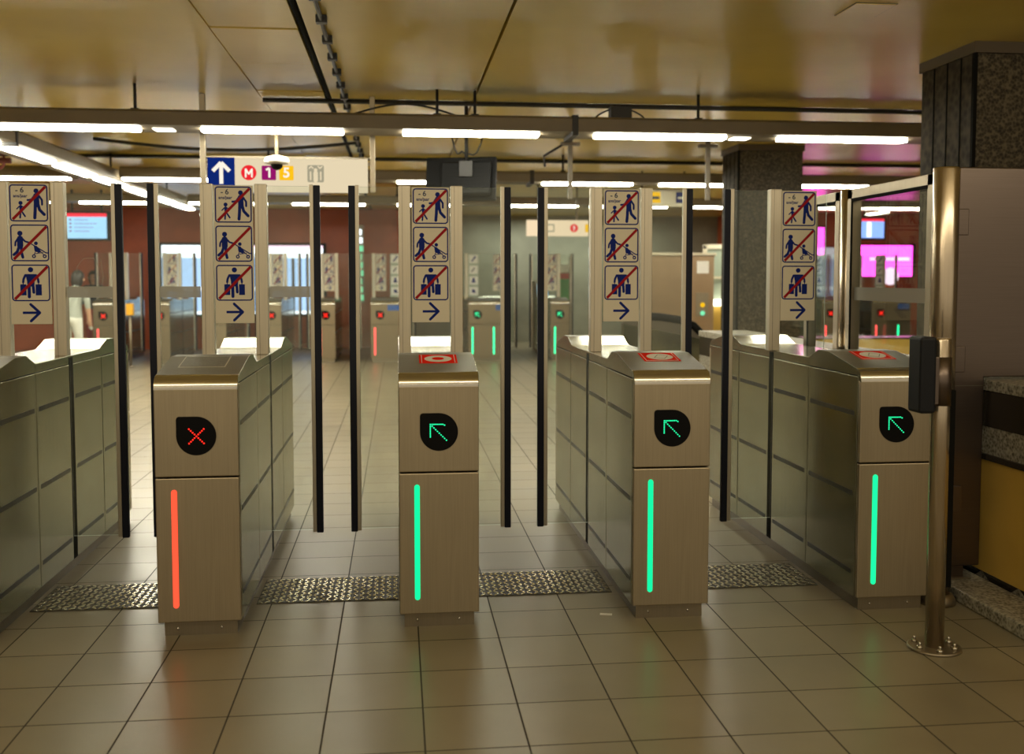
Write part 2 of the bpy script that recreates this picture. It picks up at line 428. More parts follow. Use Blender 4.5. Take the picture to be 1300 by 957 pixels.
# checker plate strips in each lane
def tread(x0, x1, label):
    mb = MB(); mb.box(x0, x1, 4.745, 5.125, 0, .004, 'tread_gap')
    nx = int((x1-x0)/.031); ny = 12
    dx = (x1-x0)/nx; dy = .38/ny
    for i in range(nx):
        for j in range(ny):
            cx_, cy_ = x0+dx*(i+.5), 4.745+dy*(j+.5)
            a = radians(40 if (i+j) % 2 else -40); l, w = .0175, .0070
            P = [(-l, 0), (-l*.5, -w), (l*.5, -w), (l, 0), (l*.5, w), (-l*.5, w)]
            lo = [(cx_+p[0]*cos(a)-p[1]*sin(a), cy_+p[0]*sin(a)+p[1]*cos(a)) for p in P]
            hi = [(cx_+.75*(q[0]-cx_), cy_+.75*(q[1]-cy_)) for q in lo]
            k = len(mb.v); mb.v += [(*q, .004) for q in lo]+[(*q, .0068) for q in hi]
            mb.f.append([k+6+t for t in range(6)]); mb.mi.append(mb.m('tread_metal')); mb.sm.append(False)
            for t in range(6):
                u = (t+1) % 6; mb.f.append([k+t, k+u, k+6+u, k+6+t]); mb.mi.append(mb.m('tread_metal')); mb.sm.append(False)
    tag(mb.obj('tread_plate'), label, 'floor plate', 'checker plates across the lanes')
tread(-1.66, -1.012, 'checker plate strip in floor left of gate with red cross')
tread(-.658, -.006, 'checker plate strip in floor between red cross gate and next gate')
tread(.346, 1.010, 'checker plate strip in floor right of gate with round red and white sticker')
tread(1.363, 2.038, 'checker plate strip in floor beside rightmost gate')

# ------------------------------------------------------------------ pictograms
B = 'picto_blue'; R = 'picto_red'
def picto(kind, F, parent):
    d = Draw(F)
    d.rring(0, 0, 1, 1, .09, .035, B, 1)
    if kind == 'child':
        d.disc(.70, .83, .065, B, 1)
        d.line([(.70, .70), (.71, .46)], .15, B, 1)
        d.line([(.675, .48), (.665, .28), (.65, .10)], .085, B, 1); d.line([(.74, .48), (.78, .32), (.90, .19)], .08, B, 1)
        d.line([(.77, .70), (.85, .58), (.85, .46)], .055, B, 1); d.line([(.65, .70), (.58, .60), (.50, .58)], .05, B, 1)
        d.disc(.29, .50, .055, B, 1); d.line([(.29, .41), (.30, .29)], .075, B, 1)
        d.line([(.285, .28), (.27, .10)], .045, B, 1); d.line([(.31, .28), (.40, .14)], .045, B, 1)
        d.line([(.27, .42), (.19, .34)], .032, B, 1); d.line([(.31, .42), (.40, .36)], .032, B, 1); d.disc(.48, .58, .03, B, 1)
        d.text('- 6', .20, .27, .845, 'picto_dim', 1, True); d.text('ans/jaar', .12, .285, .69, 'picto_blue', 1, True)
    elif kind == 'stroller':
        d.disc(.25, .76, .068, B, 1); d.line([(.25, .62), (.25, .42)], .16, B, 1)
        d.line([(.20, .63), (.13, .52), (.12, .43)], .05, B, 1); d.line([(.30, .63), (.38, .54), (.52, .50)], .048, B, 1)
        d.line([(.22, .40), (.17, .26), (.08, .18)], .075, B, 1); d.line([(.28, .40), (.28, .24), (.31, .11)], .075, B, 1)
        d.line([(.50, .50), (.92, .23), (.97, .23)], .03, B, 1); d.disc(.66, .49, .05, B, 1)
        d.poly([(.60, .44), (.68, .42), (.80, .26), (.72, .23), (.62, .28)], B, 1)
        d.line([(.66, .30), (.60, .17)], .02, B, 1); d.line([(.64, .21), (.84, .24)], .02, B, 1); d.line([(.76, .28), (.88, .16)], .02, B, 1)
        d.ring(.60, .14, .022, .052, B, 1); d.ring(.88, .14, .022, .052, B, 1)
    else:
        d.disc(.50, .86, .07, B, 1)
        d.poly([(.36, .74), (.64, .74), (.60, .55), (.59, .40), (.41, .40), (.40, .55)], B, 1)
        d.line([(.36, .71), (.31, .60), (.30, .52)], .06, B, 1); d.line([(.64, .71), (.69, .60), (.70, .52)], .06, B, 1)
        d.line([(.45, .40), (.45, .12)], .085, B, 1); d.line([(.56, .40), (.57, .24)], .075, B, 1)
        d.rect(.22, .16, .38, .46, B, 1); d.rect(.62, .16, .78, .46, B, 1); d.line([(.30, .52), (.30, .44)], .025, B, 1); d.line([(.70, .52), (.70, .44)], .025, B, 1)
    d.line([(.075, .055), (.945, .945)], .075, R, 2, False)
    return d.obj('pictogram', parent)
def white_picto(F, parent, k):
    d = Draw(F); d.rect(0, 0, 1, 1, 'sticker_white', 1)
    if k == 0: d.line([(.3, .25), (.7, .75)], .16, B, 2); d.disc(.65, .75, .11, B, 2)
    elif k == 1: d.line([(.3, .3), (.6, .7)], .14, 'picto_dim', 2)
    elif k == 2: d.disc(.5, .72, .13, B, 2); d.poly([(.25, .25), (.75, .25), (.62, .6), (.38, .6)], B, 2)
    else: d.disc(.5, .5, .2, B, 2); d.line([(.4, .7), (.7, .3)], .12, B, 2)
    return d.obj('pictogram', parent)

# ------------------------------------------------------------------ fare gate
W2 = .17
def make_gate(xc, yc, label, group, status='red', strip='strip_red', sticker=None, left=-.43, right=.43,
              posts=2, bands=(), far=False, wide=0., rear=True, swap=False, strip2=None):
    if far: strip += '_far'
    g = thing('fare_gate', label, 'ticket gate', (xc, yc, 0), 0, group)
    xa, xb = -W2, W2+wide
    # plinth
    mb = MB(); mb.box(xa+.02, xb-.02, -1.085, 1.085, 0, .062, 'dark_steel', mats={'-y': 'plinth_steel'})
    pl = mb.obj('plinth', g)
    if not far:
        for bx in (xa+.075, xb-.085):
            mb = MB(); mb.lathe([(.006, 0), (.006, -.004), (.003, -.006)], (bx, -1.085, .03), 'polished_steel', 12, 'y'); mb.obj('bolt', pl)
    # cabinet core
    mb = MB(); mb.box(xa+.006, xb-.006, -1.09, 1.09, .062, 1.067, 'black_gap'); mb.obj('cabinet', g)
    # side panels with black slots
    for sx in (-1, 1):
        for (y0, y1) in ((-1.082, -.535), (-.527, -.045), (.02, .52), (.528, 1.09)):
            mb = MB()
            xo = xb+.001 if sx > 0 else xa-.001; xi = xo-sx*.0075
            mb.box(min(xo, xi), max(xo, xi), y0, y1, .062, 1.064, 'side_steel', .0025)
            for z in (.895, .53, .17):
                mb.box(min(xo, xo+sx*.0008), max(xo, xo+sx*.0008), y0+.028, y1-.022, z-.011, z+.011, 'slot_black')
            mb.obj('side_panel', g)
        xo = xb if sx > 0 else xa
        mb = MB(); mb.box(min(xo, xo+sx*.001), max(xo, xo+sx*.001), -.045, .02, .062, 1.10, 'black_gap'); mb.obj('door_slot', g)
    # front (and rear) panels
    for sy in ((-1, 1) if rear else (-1,)):
        ya, yb = (-1.115, -1.088) if sy < 0 else (1.088, 1.115)
        mb = MB(); fm = 'far_steel_dimmed' if far else 'brushed_steel'; mb.box(xa, xb, ya, yb, .064, .673, fm, .004); lp = mb.obj('lower_panel', g)
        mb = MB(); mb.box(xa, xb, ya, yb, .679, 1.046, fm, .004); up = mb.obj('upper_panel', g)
        # bullnose cap with sloped reader top
        y = lambda t: t if sy < 0 else -t
        prof = [(-1.09, 1.046)]
        for i in range(9):
            a = radians(180-90*i/8 + 8); prof.append((-1.057+.058*cos(a), 1.046+.056*sin(a)))
        prof += [(-.77, 1.155), (-.64, 1.155)] + ([(-.53, 1.11)] if sy < 0 else [(-.49, 1.11)]) + [(-.49 if sy > 0 else -.53, 1.068), (-1.085, 1.068)]
        prof = [(y(p[0]), p[1]) for p in prof]
        mb = MB(); mb.prism(prof, 'x', xa-.0005, xb+.0005, 'polished_steel', False, 'side_steel')
        cap = mb.obj('head_cap', g)
        for i, p in enumerate(cap.data.polygons): p.use_smooth = len(p.vertices) == 4 and p.area < .012
        cap.data.materials.append(MATS['top_steel'])
        for p in cap.data.polygons:
            if p.normal.z > .9 and p.area > .03 and p.center.y*sy > .7: p.material_index = len(cap.data.materials)-1
        bv = cap.modifiers.new('bev', 'BEVEL'); bv.width = .002; bv.segments = 1; bv.limit_method = 'ANGLE'; bv.angle_limit = radians(40); bv.harden_normals = True
        if sy < 0:
            # light strip
            mb = MB(); P = []
            x0 = xa+.064; x1 = x0+.023
            for i in range(9): a = radians(180*i/8); P.append(((x0+x1)/2+.0115*cos(a), .614+.0115*sin(a)))
            for i in range(9): a = radians(180+180*i/8); P.append(((x0+x1)/2+.0115*cos(a), .137+.0115*sin(a)))
            mb.prism(P, 'y', -1.1175, -1.112, strip); mb.obj('light_strip', g)
            if strip2:
                mb = MB(); mb.prism([(p[0]+strip2[0], p[1]) for p in P], 'y', -1.1175, -1.112, strip2[1]+'_far'); mb.obj('light_strip', g)
            # status display: round with one square corner
            cxd, czd, r = (0. if not wide else 0.), .850, .081
            P = [(cxd-r, czd+r-.012), (cxd-r+.004, czd+r-.003), (cxd-r+.012, czd+r)]
            for i in range(31): a = radians(90-270*i/30); P.append((cxd+r*cos(a), czd+r*sin(a)))
            mb = MB(); mb.prism(P, 'y', -1.118, -1.112, 'display_black'); ds = mb.obj('status_display', g)
            lm = 'led_red' if status == 'red' else 'led_green'
            pts = []
            if status == 'red':
                n = 4
                for i in range(-n, n+1):
                    pts.append((i*.0075, i*.0075))
                    if i: pts.append((i*.0075, -i*.0075))
                cz, cx0, dr = czd-.001, cxd+.001, .0035
            else:
                for i in range(10): pts.append((-.037+i*.0076, .035-i*.0076))
                for i in range(1, 8): pts.append((-.037+i*.0076, .035)); pts.append((-.037, .035-i*.0076))
                pts += [(.016+.0076, .0312)]
                cz, cx0, dr = czd-.002, cxd+.0, .0031
            if far: dr = .008
            mb = MB()
            for (u, v) in pts:
                mb.face([(cx0+u+dr*cos(2*pi*i/8), -1.1184, cz+v+dr*sin(2*pi*i/8)) for i in range(8)], lm)
            mb.obj('led_symbol', ds)
            # sticker on the sloped reader
            def FS(u, v, lay):   # u across 0..1, v up the slope 0..1
                yy = -.925+.150*v; zz = 1.103+(yy+1.052)*(.052/.282)+.0009*(lay+1)
                return (-.078+.170*u, yy, zz)
            if not far:
                d = Draw(FS)
                if sticker == 'plain':
                    d.rect(-.15, -.2, 1.02, 1.0, 'white_outline', 0); d.rect(-.12, -.14, .99, .96, 'sticker_grey', 1)
                    d.obj('top_plate', cap)
                else:
                    d.rect(0, 0, 1, 1, 'sticker_red', 0)
                    d.rect(.06, .05, .075, .95, 'sticker_white', 1); d.rect(.925, .05, .94, .95, 'sticker_white', 1)
                    if sticker == 'ring':
                        d.disc(.5, .5, .36, 'sticker_white', 1, 32); d.disc(.5, .5, .16, 'sticker_red', 2, 24)
                    else:
                        d.disc(.52, .52, .36, 'sticker_white', 1, 32)
                        d.line([(.35, .40), (.50, .72), (.75, .58), (.60, .28), (.35, .40)], .02, 'sticker_line', 2)
                        d.line([(.28, .36), (.40, .28), (.60, .22)], .015, 'sticker_line', 2)
                        d.rect(.08, .06, .92, .10, 'sticker_white', 1)
                    d.obj('top_sticker', cap)
    # deck between the two heads
    mb = MB(); mb.box(xa-.0003, xb+.0003, -.531, .4905, 1.067, 1.110, 'polished_steel', .003, {'-x': 'side_steel', '+x': 'side_steel'}); mb.obj('deck', g)
    # fixed upper screen: posts, pane, sign board
    z1 = 1.985
    pxs = (((-.165, -.103), (.107, .169)) if posts == 2 else ((-.205, -.143),)) if not wide else ((-.165, -.103), (.107+wide, .169+wide))
    for (p0, p1) in pxs:
        mb = MB(); mb.box(p0, p1, -.062, -.005, 1.11, z1, 'anodised', .003)
        mb.box(p0+.018, p0+.020, -.0628, -.06, 1.11, z1-.002, 'dark_steel'); mb.obj('sign_post', g)
    gx1 = pxs[1][0] if len(pxs) > 1 else .12
    mb = MB(); mb.box(pxs[0][1], gx1, -.037, -.029, 1.11, z1-.004, 'clear_glass', mats={'+z': 'glass_edge', '+x': 'glass_edge'}); mb.obj('glass_pane', g)
    if posts == 1:
        mb = MB(); mb.box(-.172, -.166, -.025, -.010, 1.11, z1-.004, 'glass_edge')
    sx0 = (-.096 if posts == 2 else -.142)
    def board(sx0, white=False):
        mb = MB(); mb.box(sx0, sx0+.196, -.058, -.048, 1.272, 1.976, 'sign_cream' if not white else 'sticker_white', .002); sb = mb.obj('sign_board', g)
        if not white:
            for (kind, zt) in (('child', 1.971), ('stroller', 1.772), ('suitcase', 1.572)):
                F = lambda u, v, lay, zt=zt: (sx0+.006+.184*u, -.058-.0005*lay, zt-.184+.184*v)
                picto(kind, F, sb)
            d = Draw(lambda u, v, lay: (sx0+u, -.058-.0005*lay, 1.330+v))
            d.line([(.055, 0), (.135, 0)], .0125, B, 1, False); d.line([(.094, .042), (.137, .0), (.094, -.042)], .0135, B, 1); d.obj('arrow', sb)
    board(sx0 if not swap else xb-.21)
    if wide:
        x0 = xb-.20 if not swap else xa+.09
        mb = MB(); mb.box(x0-.012, x0+.180, -.058, -.048, 1.15, 1.976, 'glass_edge', .002); sb = mb.obj('sign_board', g)
        for k in range(4):
            white_picto(lambda u, v, lay, k=k: (x0+.168*u, -.058-.0008*lay, 1.80-.205*k+.16*v), sb, k)
        mb = MB(); mb.box(xb-.26, xb-.03, -1.1165, -1.114, .93, 1.03, 'blue_sticker'); mb.obj('blue_label', g)
    # glass leaves
    for (xe, s) in ((left, -1), (right, 1)):
        if xe is None: continue
        xi = xa-.002 if s < 0 else xb+.002
        a, b = sorted((xe-s*.05, xi))
        mb = MB(); mb.box(a, b, -.037, -.027, .18, 1.978, 'clear_glass', mats={'+z': 'glass_edge', '-z': 'glass_edge'}); lf = mb.obj('glass_leaf', g)
        a, b = sorted((xe, xe-s*.034)); mb = MB(); mb.box(a, b, -.046, -.018, .165, 1.983, 'seal_navy', .004); mb.obj('edge_seal', lf)
        a, b = sorted((xe-s*.034, xe-s*.054)); mb = MB(); mb.box(a, b, -.043, -.021, .17, 1.986, 'anodised', .002); mb.obj('edge_profile', lf)
        if s in bands:
            a, b = sorted((xe-s*.055, xi)); mb = MB(); mb.box(a, b, -.0395, -.0375, 1.405, 1.462, 'frosted_band'); mb.obj('frosted_band', lf)
    return g
YC = 5.45
GL = 'front row of ticket gates'
g0 = make_gate(-1.835, YC, 'leftmost steel ticket gate, only its right flank in view at frame edge', GL, 'red', 'strip_red', 'plain', None, .447, bands=(1,))
g1 = make_gate(-.835, YC, 'steel ticket gate with red cross display and red light strip', GL, 'red', 'strip_red', 'plain', -.43, .437, bands=(-1, 1))
g2 = make_gate(.170, YC, 'steel ticket gate with green arrow and round white ring on its red top sticker', GL, 'green', 'strip_green', 'ring', -.423, .426)
g3 = make_gate(1.187, YC, 'steel ticket gate with green arrow, second from right, card symbol on its top sticker', GL, 'green', 'strip_green', 'card', -.447, .396)
g4 = make_gate(2.215, YC, 'rightmost steel ticket gate with green arrow, beside the round steel pole', GL, 'green', 'strip_green_bright', 'card', -.456, None, posts=1)

def scratches(g, name, strokes, w=.004):
    leaf = max((c for c in g.children if c.name.split('.')[0] == name), key=lambda c: max(v.co.x for v in c.data.vertices))
    d = Draw(lambda u, v, lay: (u-g.location.x, -.0381, v))
    for st in strokes:
        d.line(st, w, 'scratch', 0, False)
    d.obj('scratch_marks', leaf)
scratches(g1, 'glass_leaf', [[(-.55, 1.185), (-.496, 1.148), (-.431, 1.123)], [(-.60, 1.150), (-.56, 1.165), (-.52, 1.150), (-.463, 1.166)]])
scratches(g0, 'glass_leaf', [[(-1.617, 1.53), (-1.613, 1.564), (-1.581, 1.604), (-1.535, 1.606), (-1.505, 1.556), (-1.514, 1.508)], [(-1.498, 1.60), (-1.487, 1.508), (-1.496, 1.47)]])
# second row, far off
GB = 'far row of ticket gates'
YB = 18.6+1.115
far_specs = [(-5.13, 'red', 'leftmost far ticket gate with red cross, beside the people in grey and dark clothes'),
             (-4.17, 'red', 'far ticket gate with red cross, second of far row from left'),
             (-3.20, 'red', 'far ticket gate partly hidden behind sign of red cross gate'),
             (-2.24, 'red', 'far ticket gate with red cross, in front of lit blue shop window'),
             (-1.29, 'red', 'far ticket gate with red cross seen in gap right of red cross gate')]
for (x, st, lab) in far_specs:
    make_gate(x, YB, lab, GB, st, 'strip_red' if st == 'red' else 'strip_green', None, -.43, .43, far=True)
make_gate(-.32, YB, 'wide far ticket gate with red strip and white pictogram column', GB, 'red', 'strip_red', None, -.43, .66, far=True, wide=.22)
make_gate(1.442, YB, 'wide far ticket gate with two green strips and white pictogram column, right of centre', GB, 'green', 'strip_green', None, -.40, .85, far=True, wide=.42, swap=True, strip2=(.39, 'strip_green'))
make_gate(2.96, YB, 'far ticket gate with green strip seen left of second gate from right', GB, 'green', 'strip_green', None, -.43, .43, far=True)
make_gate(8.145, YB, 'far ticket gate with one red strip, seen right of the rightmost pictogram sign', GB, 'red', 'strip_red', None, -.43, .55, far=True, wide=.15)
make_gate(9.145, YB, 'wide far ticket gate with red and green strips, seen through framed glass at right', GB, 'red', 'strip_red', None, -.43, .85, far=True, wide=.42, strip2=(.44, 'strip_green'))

# ------------------------------------------------------------------ lights in long ceiling troughs
def trough(x0, x1, y0, tubes, lamps, label, clamps=(), hang=(), yw=.40, tube='tube_light'):
    t = thing('light_trough', label, 'ceiling light', ((x0+x1)/2, y0+yw/2, 2.66), 0, 'suspended light troughs')
    cx_ = (x0+x1)/2; cy_ = y0+yw/2
    mb = MB()
    P = [(-yw/2, 0), (-yw/2+.0, .10), (-yw/2+.03, .12), (yw/2-.03, .12), (yw/2, .10), (yw/2, 0)]
    mb.prism(P, 'x', x0-cx_, x1-cx_, 'trough_paint'); mb.obj('housing', t)
    for (a, b) in tubes:
        mb = MB(); mb.box(a-cx_, b-cx_, -.09, .035, -.022, .002, tube, .006); mb.obj('diffuser', t)
    for (a, b) in lamps:
        mb = MB(); mb.box(a-cx_, b-cx_, -.05, .09, -.010, .002, 'small_lamp', .004); mb.obj('small_lamp', t)
    for c in clamps:
        mb = MB(); mb.box(c-cx_-.025, c-cx_+.025, -yw/2-.008, yw/2+.008, -.03, .13, 'black_paint', .004); mb.obj('clamp', t)
    for h in hang:
        mb = MB(); mb.tube([(h-cx_, -.02, .12), (h-cx_, -.02, .34)], .012, 'black_paint', 8); mb.box(h-cx_-.03, h-cx_+.03, -.05, .01, .12, .15, 'black_paint', .003); mb.obj('hanger', t)
    return t
tubes1 = [(-4.60, -3.55), (-3.05, -1.97), (-1.50, -.42), (.05, 1.13), (1.59, 2.67), (3.13, 4.22), (4.7, 5.8)]
trough(-5.0, 6.2, 8.06, tubes1, [(-1.87, -1.72), (2.74, 2.89)], 'nearest suspended light trough running across the whole picture', (1.40,), (-2.0, .32, .62, 2.45), .42)
tb = [(a, b) for a, b in ((-9.4, -8.3), (-7.85, -6.75), (-6.3, -5.2), (-4.75, -3.75), (-3.15, -2.05), (-1.6, -.5), (0, 1.0), (1.75, 2.85), (3.2, 4.3), (4.75, 5.85), (6.3, 7.4), (7.9, 9.0))]
tl = [q for q in tb if q[1] < -3.7]; tr = [q for q in tb if q[0] > -3.2]
trough(-3.15, 9.5, 12.2, tr, [], 'second light trough from the front, behind the hanging line sign', (1.6,), (-1.5, 2.0), .40)
trough(-9.6, -3.72, 12.2, tl, [], 'short light trough at far left, meeting the receding trough', (), (-6,), .40)
trough(-3.15, 12, 16.0, tr, [], 'farthest light trough, over the far gates', (), (0, 5), .40, 'tube_light_far')
trough(-9.6, -3.72, 16.0, tl, [], 'farthest light trough at left, beyond the receding trough', (), (-6,), .40)
t = trough(-4.3, 5.0, -.2, [(k*1.38-.55, k*1.38+.55) for k in range(-3, 4)], [], 'light trough running away from camera at upper left', (-3.6,), (-3, 0, 3), .42)
t.rotation_euler = (0, 0, pi/2); t.location = (-3.42, 8.50+4.65, 2.655)

# ------------------------------------------------------------------ ceiling services
def pipe(name, pts, r, mat, label, cat, group=None, seg=8):
    mb = MB(); mb.tube(pts, r, mat, seg); return tag(mb.obj(name), label, cat, group)
pipe('ceiling_rail', [(-.562, -2, 3.02), (-.562, 20, 3.02)], .022, 'black_gap', 'dark recessed rail along edge of ceiling boards', 'rail')
mb = MB(); mb.tube([(-.425, -2, 2.975), (-.425, 14, 2.975)], .013, 'cable_black', 8)
cp = mb.obj('cable_conduit'); tag(cp, 'dark cable conduit with clips running away along the ceiling', 'conduit')
for k in range(26):
    mb = MB(); mb.box(-.455, -.392, .5+k*.5, .56+k*.5, 2.955, 3.0, 'black_paint', .004); mb.obj('clip', cp)
pipe('ceiling_conduit', [(-1.1, 8.75, 2.978), (9, 8.75, 2.978)], .02, 'cable_black', 'thin dark conduit on the ceiling above nearest light trough', 'conduit')
pipe('ceiling_conduit', [(-7, 12.9, 2.978), (9, 12.9, 2.978)], .022, 'cable_black', 'dark conduit on the ceiling above the second light trough', 'conduit')
sag = [(-3.2+.2*i, 11.4, 2.985-.10*sin(pi*min(1, i/14))) for i in range(15)]
pipe('loose_cable', sag, .018, 'cable_black', 'sagging black cable under ceiling at upper left behind nearest trough', 'cable')
pipe('loose_cable', [(-.35+.07*i, 8.30, 2.799+.09*sin(pi*i/12)) for i in range(13)], .008, 'cable_black', 'short arched cable lying on top of nearest light trough', 'cable')
jb = thing('junction_box', 'small dark junction box with two looped cables on nearest light trough', 'junction box', (1.80, 8.25, 2.782))
mb = MB(); mb.box(-.085, .085, -.06, .06, 0, .11, 'black_paint', .006); mb.obj('box', jb)
for s in (-1, 1):
    mb = MB(); mb.tube([(s*(.085+.06*(1-cos(pi*i/8))/1.0*1.0), 0, .085*cos(pi*i/16)) for i in range(9)], .007, 'cable_black', 8); mb.obj('cable', jb)
mb = MB(); mb.box(2.49, 2.72, 5.43, 5.70, 2.994, 3.0, 'ceiling_paint', .002)
mb.box(2.485, 2.725, 5.425, 5.705, 2.997, 3.0, 'trim_brown'); tag(mb.obj('ceiling_hatch'), 'flush square access hatch in ceiling at upper right', 'hatch')
# red pipework at the upper left
rp = thing('sprinkler_pipe', 'dark red pipe with valve under ceiling at far left', 'pipe', (-4.35, 11.0, 2.7))
mb = MB(); mb.tube([(-1.5, 0, .0), (.45, 0, .0)], .03, 'pipe_red'); mb.tube([(-.6, 0, 0), (-.6, 0, .30)], .012, 'pipe_red', 8); mb.obj('pipe', rp)
mb = MB(); mb.tube([(.1, 0, .28), (.1, 0, -.12)], .035, 'pipe_red'); mb.lathe([(.02, -.2), (.06, -.16), (.06, -.1), (.02, -.06)], (.1, 0, 0), 'pipe_red', 12); mb.obj('valve', rp)
mb = MB(); mb.tube([(.3+.09*cos(2*pi*i/16), 0, .0+.09*sin(2*pi*i/16)) for i in range(16)], .014, 'pipe_red', 8, True); mb.obj('handwheel', rp)

# hanging direction sign
ds = thing('direction_sign', 'hanging lit cream sign with up arrow, M, 1 and 5', 'sign', (-.883, 8.63, 2.213))
ds.scale = (1.026, 1.026, 1.026)
mb = MB(); mb.box(-.625, .625, -.05, .05, 0, .265, 'sign_glow', .004, {'+y': 'white_paint', '+z': 'trough_paint'}); mb.box(-.632, .632, -.055, .055, .262, .275, 'trough_paint'); bx = mb.obj('lightbox', ds)
FD = lambda u, v, lay: (-.625+u, -.0505-.0006*lay, v)
d = Draw(FD)
d.rect(.0, .035, .21, .262, 'sign_navy', 1)
d.line([(.105, .055), (.105, .215)], .030, 'sign_white', 2, False); d.line([(.04, .155), (.105, .222), (.17, .155)], .030, 'sign_white', 2, False); d.obj('arrow_panel', bx)
d = Draw(FD); d.disc(.318, .145, .060, 'sign_red', 1, 32); d.line([(.294, .113), (.294, .172), (.318, .135), (.342, .172), (.342, .113)], .014, 'sign_white', 2); d.obj('metro_symbol', bx)
d = Draw(FD); d.poly(d.rrect_pts(.418, .088, .530, .202, .008), 'sign_purple', 1); d.line([(.452, .168), (.478, .184), (.478, .108)], .016, 'sign_white', 2, False); d.obj('line_symbol', bx)
d = Draw(FD); d.poly(d.rrect_pts(.555, .088, .667, .202, .008), 'sign_orange', 1); d.text('5', .11, .611, .145, 'sign_white', 2, True); d.obj('line_symbol', bx)
d = Draw(FD); d.poly(d.rrect_pts(.775, .075, .905, .210, .012), 'sign_grey', 1)
d.line([(.84, .09), (.84, .15)], .035, 'sign_glow', 2); d.disc(.84, .172, .014, 'sign_glow', 2); d.line([(.80, .155), (.80, .095)], .012, 'sign_glow', 2); d.line([(.88, .155), (.88, .095)], .012, 'sign_glow', 2)
d.line([(.79, .185), (.805, .20), (.82, .185)], .01, 'sign_glow', 2); d.line([(.86, .20), (.875, .185), (.89, .20)], .01, 'sign_glow', 2); d.obj('lift_symbol', bx)
for x in (-.665, .665):
    mb = MB(); mb.box(x-.021, x+.021, -.025, .025, 0.0, .765, 'frame_steel', .003); mb.obj('hanger_post', ds)
for z in (.05, .22):
    mb = MB(); mb.box(-.665, .665, .02, .045, z, z+.025, 'frame_steel'); mb.obj('crossbar', ds)
# dome camera
dc = thing('dome_camera', 'white dome security camera on a rod under nearest light trough', 'security camera', (-.935, 8.41, 2.373))
mb = MB(); mb.tube([(-.02, 0, .09), (-.02, 0, .2868)], .014, 'trough_paint', 10); mb.obj('rod', dc)
mb = MB(); mb.lathe([(.03, .11), (.085, .095), (.10, .07), (.095, .045), (.06, .04)], (-.02, 0, 0), 'white_paint', 24); mb.obj('housing', dc)
mb = MB(); mb.lathe([(.048, .045), (.046, .02), (.030, .002), (.005, -.006)], (-.02, 0, 0), 'monitor_black', 24); mb.obj('lens_dome', dc)
# hanging monitor seen from behind
mo = thing('hanging_monitor', 'black monitor seen from behind, hanging from the ceiling on a pole', 'monitor', (.55, 9.0, 2.18), radians(-14))
T = Matrix.Rotation(radians(-10), 4, 'X')
mb = MB(); mb.box(-.31, .31, -.03, .03, 0, .385, 'monitor_black', .008)
mb.box(-.17, .28, -.10, -.03, .03, .33, 'monitor_black', .02)
for k in range(6): mb.box(-.12, .22, -.1012, -.098, .08+.035*k, .09+.035*k, 'black_gap')
o = mb.obj('screen_case', mo); o.matrix_local = T
mb = MB(); mb.tube([(.06, -.04, .22), (.06, -.04, .82)], .016, 'black_paint', 10); mb.box(.0, .12, -.08, 0, .20, .34, 'black_paint', .005); mb.obj('mount_pole', mo)
mb = MB(); mb.tube([(-.12+.02*i, -.04, .60-.03*i+.05*sin(i)) for i in range(9)]+[(.12+.03*i, -.04, .39+.02*i*i) for i in range(5)], .007, 'cable_black', 6); mb.obj('cable', mo)
# T-shaped hangers
def tstand(x, y, label, arm=True):
    h = thing('ceiling_post', label, 'post', (x, y, 2.45), 0, 'posts hanging behind nearest trough')
    mb = MB(); mb.box(-.02, .02, -.02, .02, -.2, .55, 'trough_paint', .003); mb.obj('post', h)
    mb = MB(); mb.box(-.09, .09, -.03, .03, .30, .33, 'dark_steel', .003); mb.obj('bracket', h)
    if arm:
        mb = MB(); mb.tube([(-.06, 0, .315), (-.25, 0, .20), (-.24, 0, .1)], .012, 'black_paint', 8); mb.obj('arm', h)
tstand(1.62, 9.6, 'slim hanging post with bent arm, right of black monitor')
tstand(2.95, 9.6, 'slim hanging post just left of far granite pillar', False)
# further signs
s2 = thing('direction_sign', 'far lit cream sign with grey square and red circle', 'sign', (2.42, 15.5, 2.15))
mb = MB(); mb.box(-.47, .47, -.05, .05, 0, .24, 'sign_glow_dim', .004); b2 = mb.obj('lightbox', s2)
d = Draw(lambda u, v, lay: (u, -.0505-.0006*lay, v)); d.rring(-.18, .06, -.05, .18, .01, .02, 'sign_grey', 1); d.obj('square_symbol', b2)
d = Draw(lambda u, v, lay: (u, -.0505-.0006*lay, v)); d.disc(.25, .12, .062, 'sign_red', 1); d.line([(.235, .13), (.25, .15), (.265, .13), (.25, .11), (.25, .085)], .012, 'sign_white', 2); d.obj('round_symbol', b2)
d = Draw(lambda u, v, lay: (u, -.0505-.0006*lay, v)); d.rect(.42, .06, .47, .18, 'sign_orange', 1); d.obj('yellow_symbol', b2)
for x in (-.3, .3):
    mb = MB(); mb.tube([(x, 0, .24), (x, 0, .85)], .015, 'dark_steel', 8); mb.obj('hanger_post', s2)
s3 = thing('direction_sign', 'dull cream hanging sign with small yellow and navy squares', 'sign', (3.67, 14.0, 2.50))
mb = MB(); mb.box(-.40, .40, -.05, .05, 0, .24, 'anodised', .004); b3 = mb.obj('panel', s3)
d = Draw(lambda u, v, lay: (u, -.0505-.0006*lay, v)); d.rect(-.20, .05, -.05, .20, 'sign_orange', 1); d.line([(-.17, .12), (-.08, .12)], .04, 'picto_dim', 2); d.obj('yellow_symbol', b3)
d = Draw(lambda u, v, lay: (u, -.0505-.0006*lay, v)); d.rect(.17, .05, .30, .20, 'picto_blue', 1); d.line([(.21, .12), (.26, .12)], .03, 'sticker_white', 2); d.obj('navy_symbol', b3)
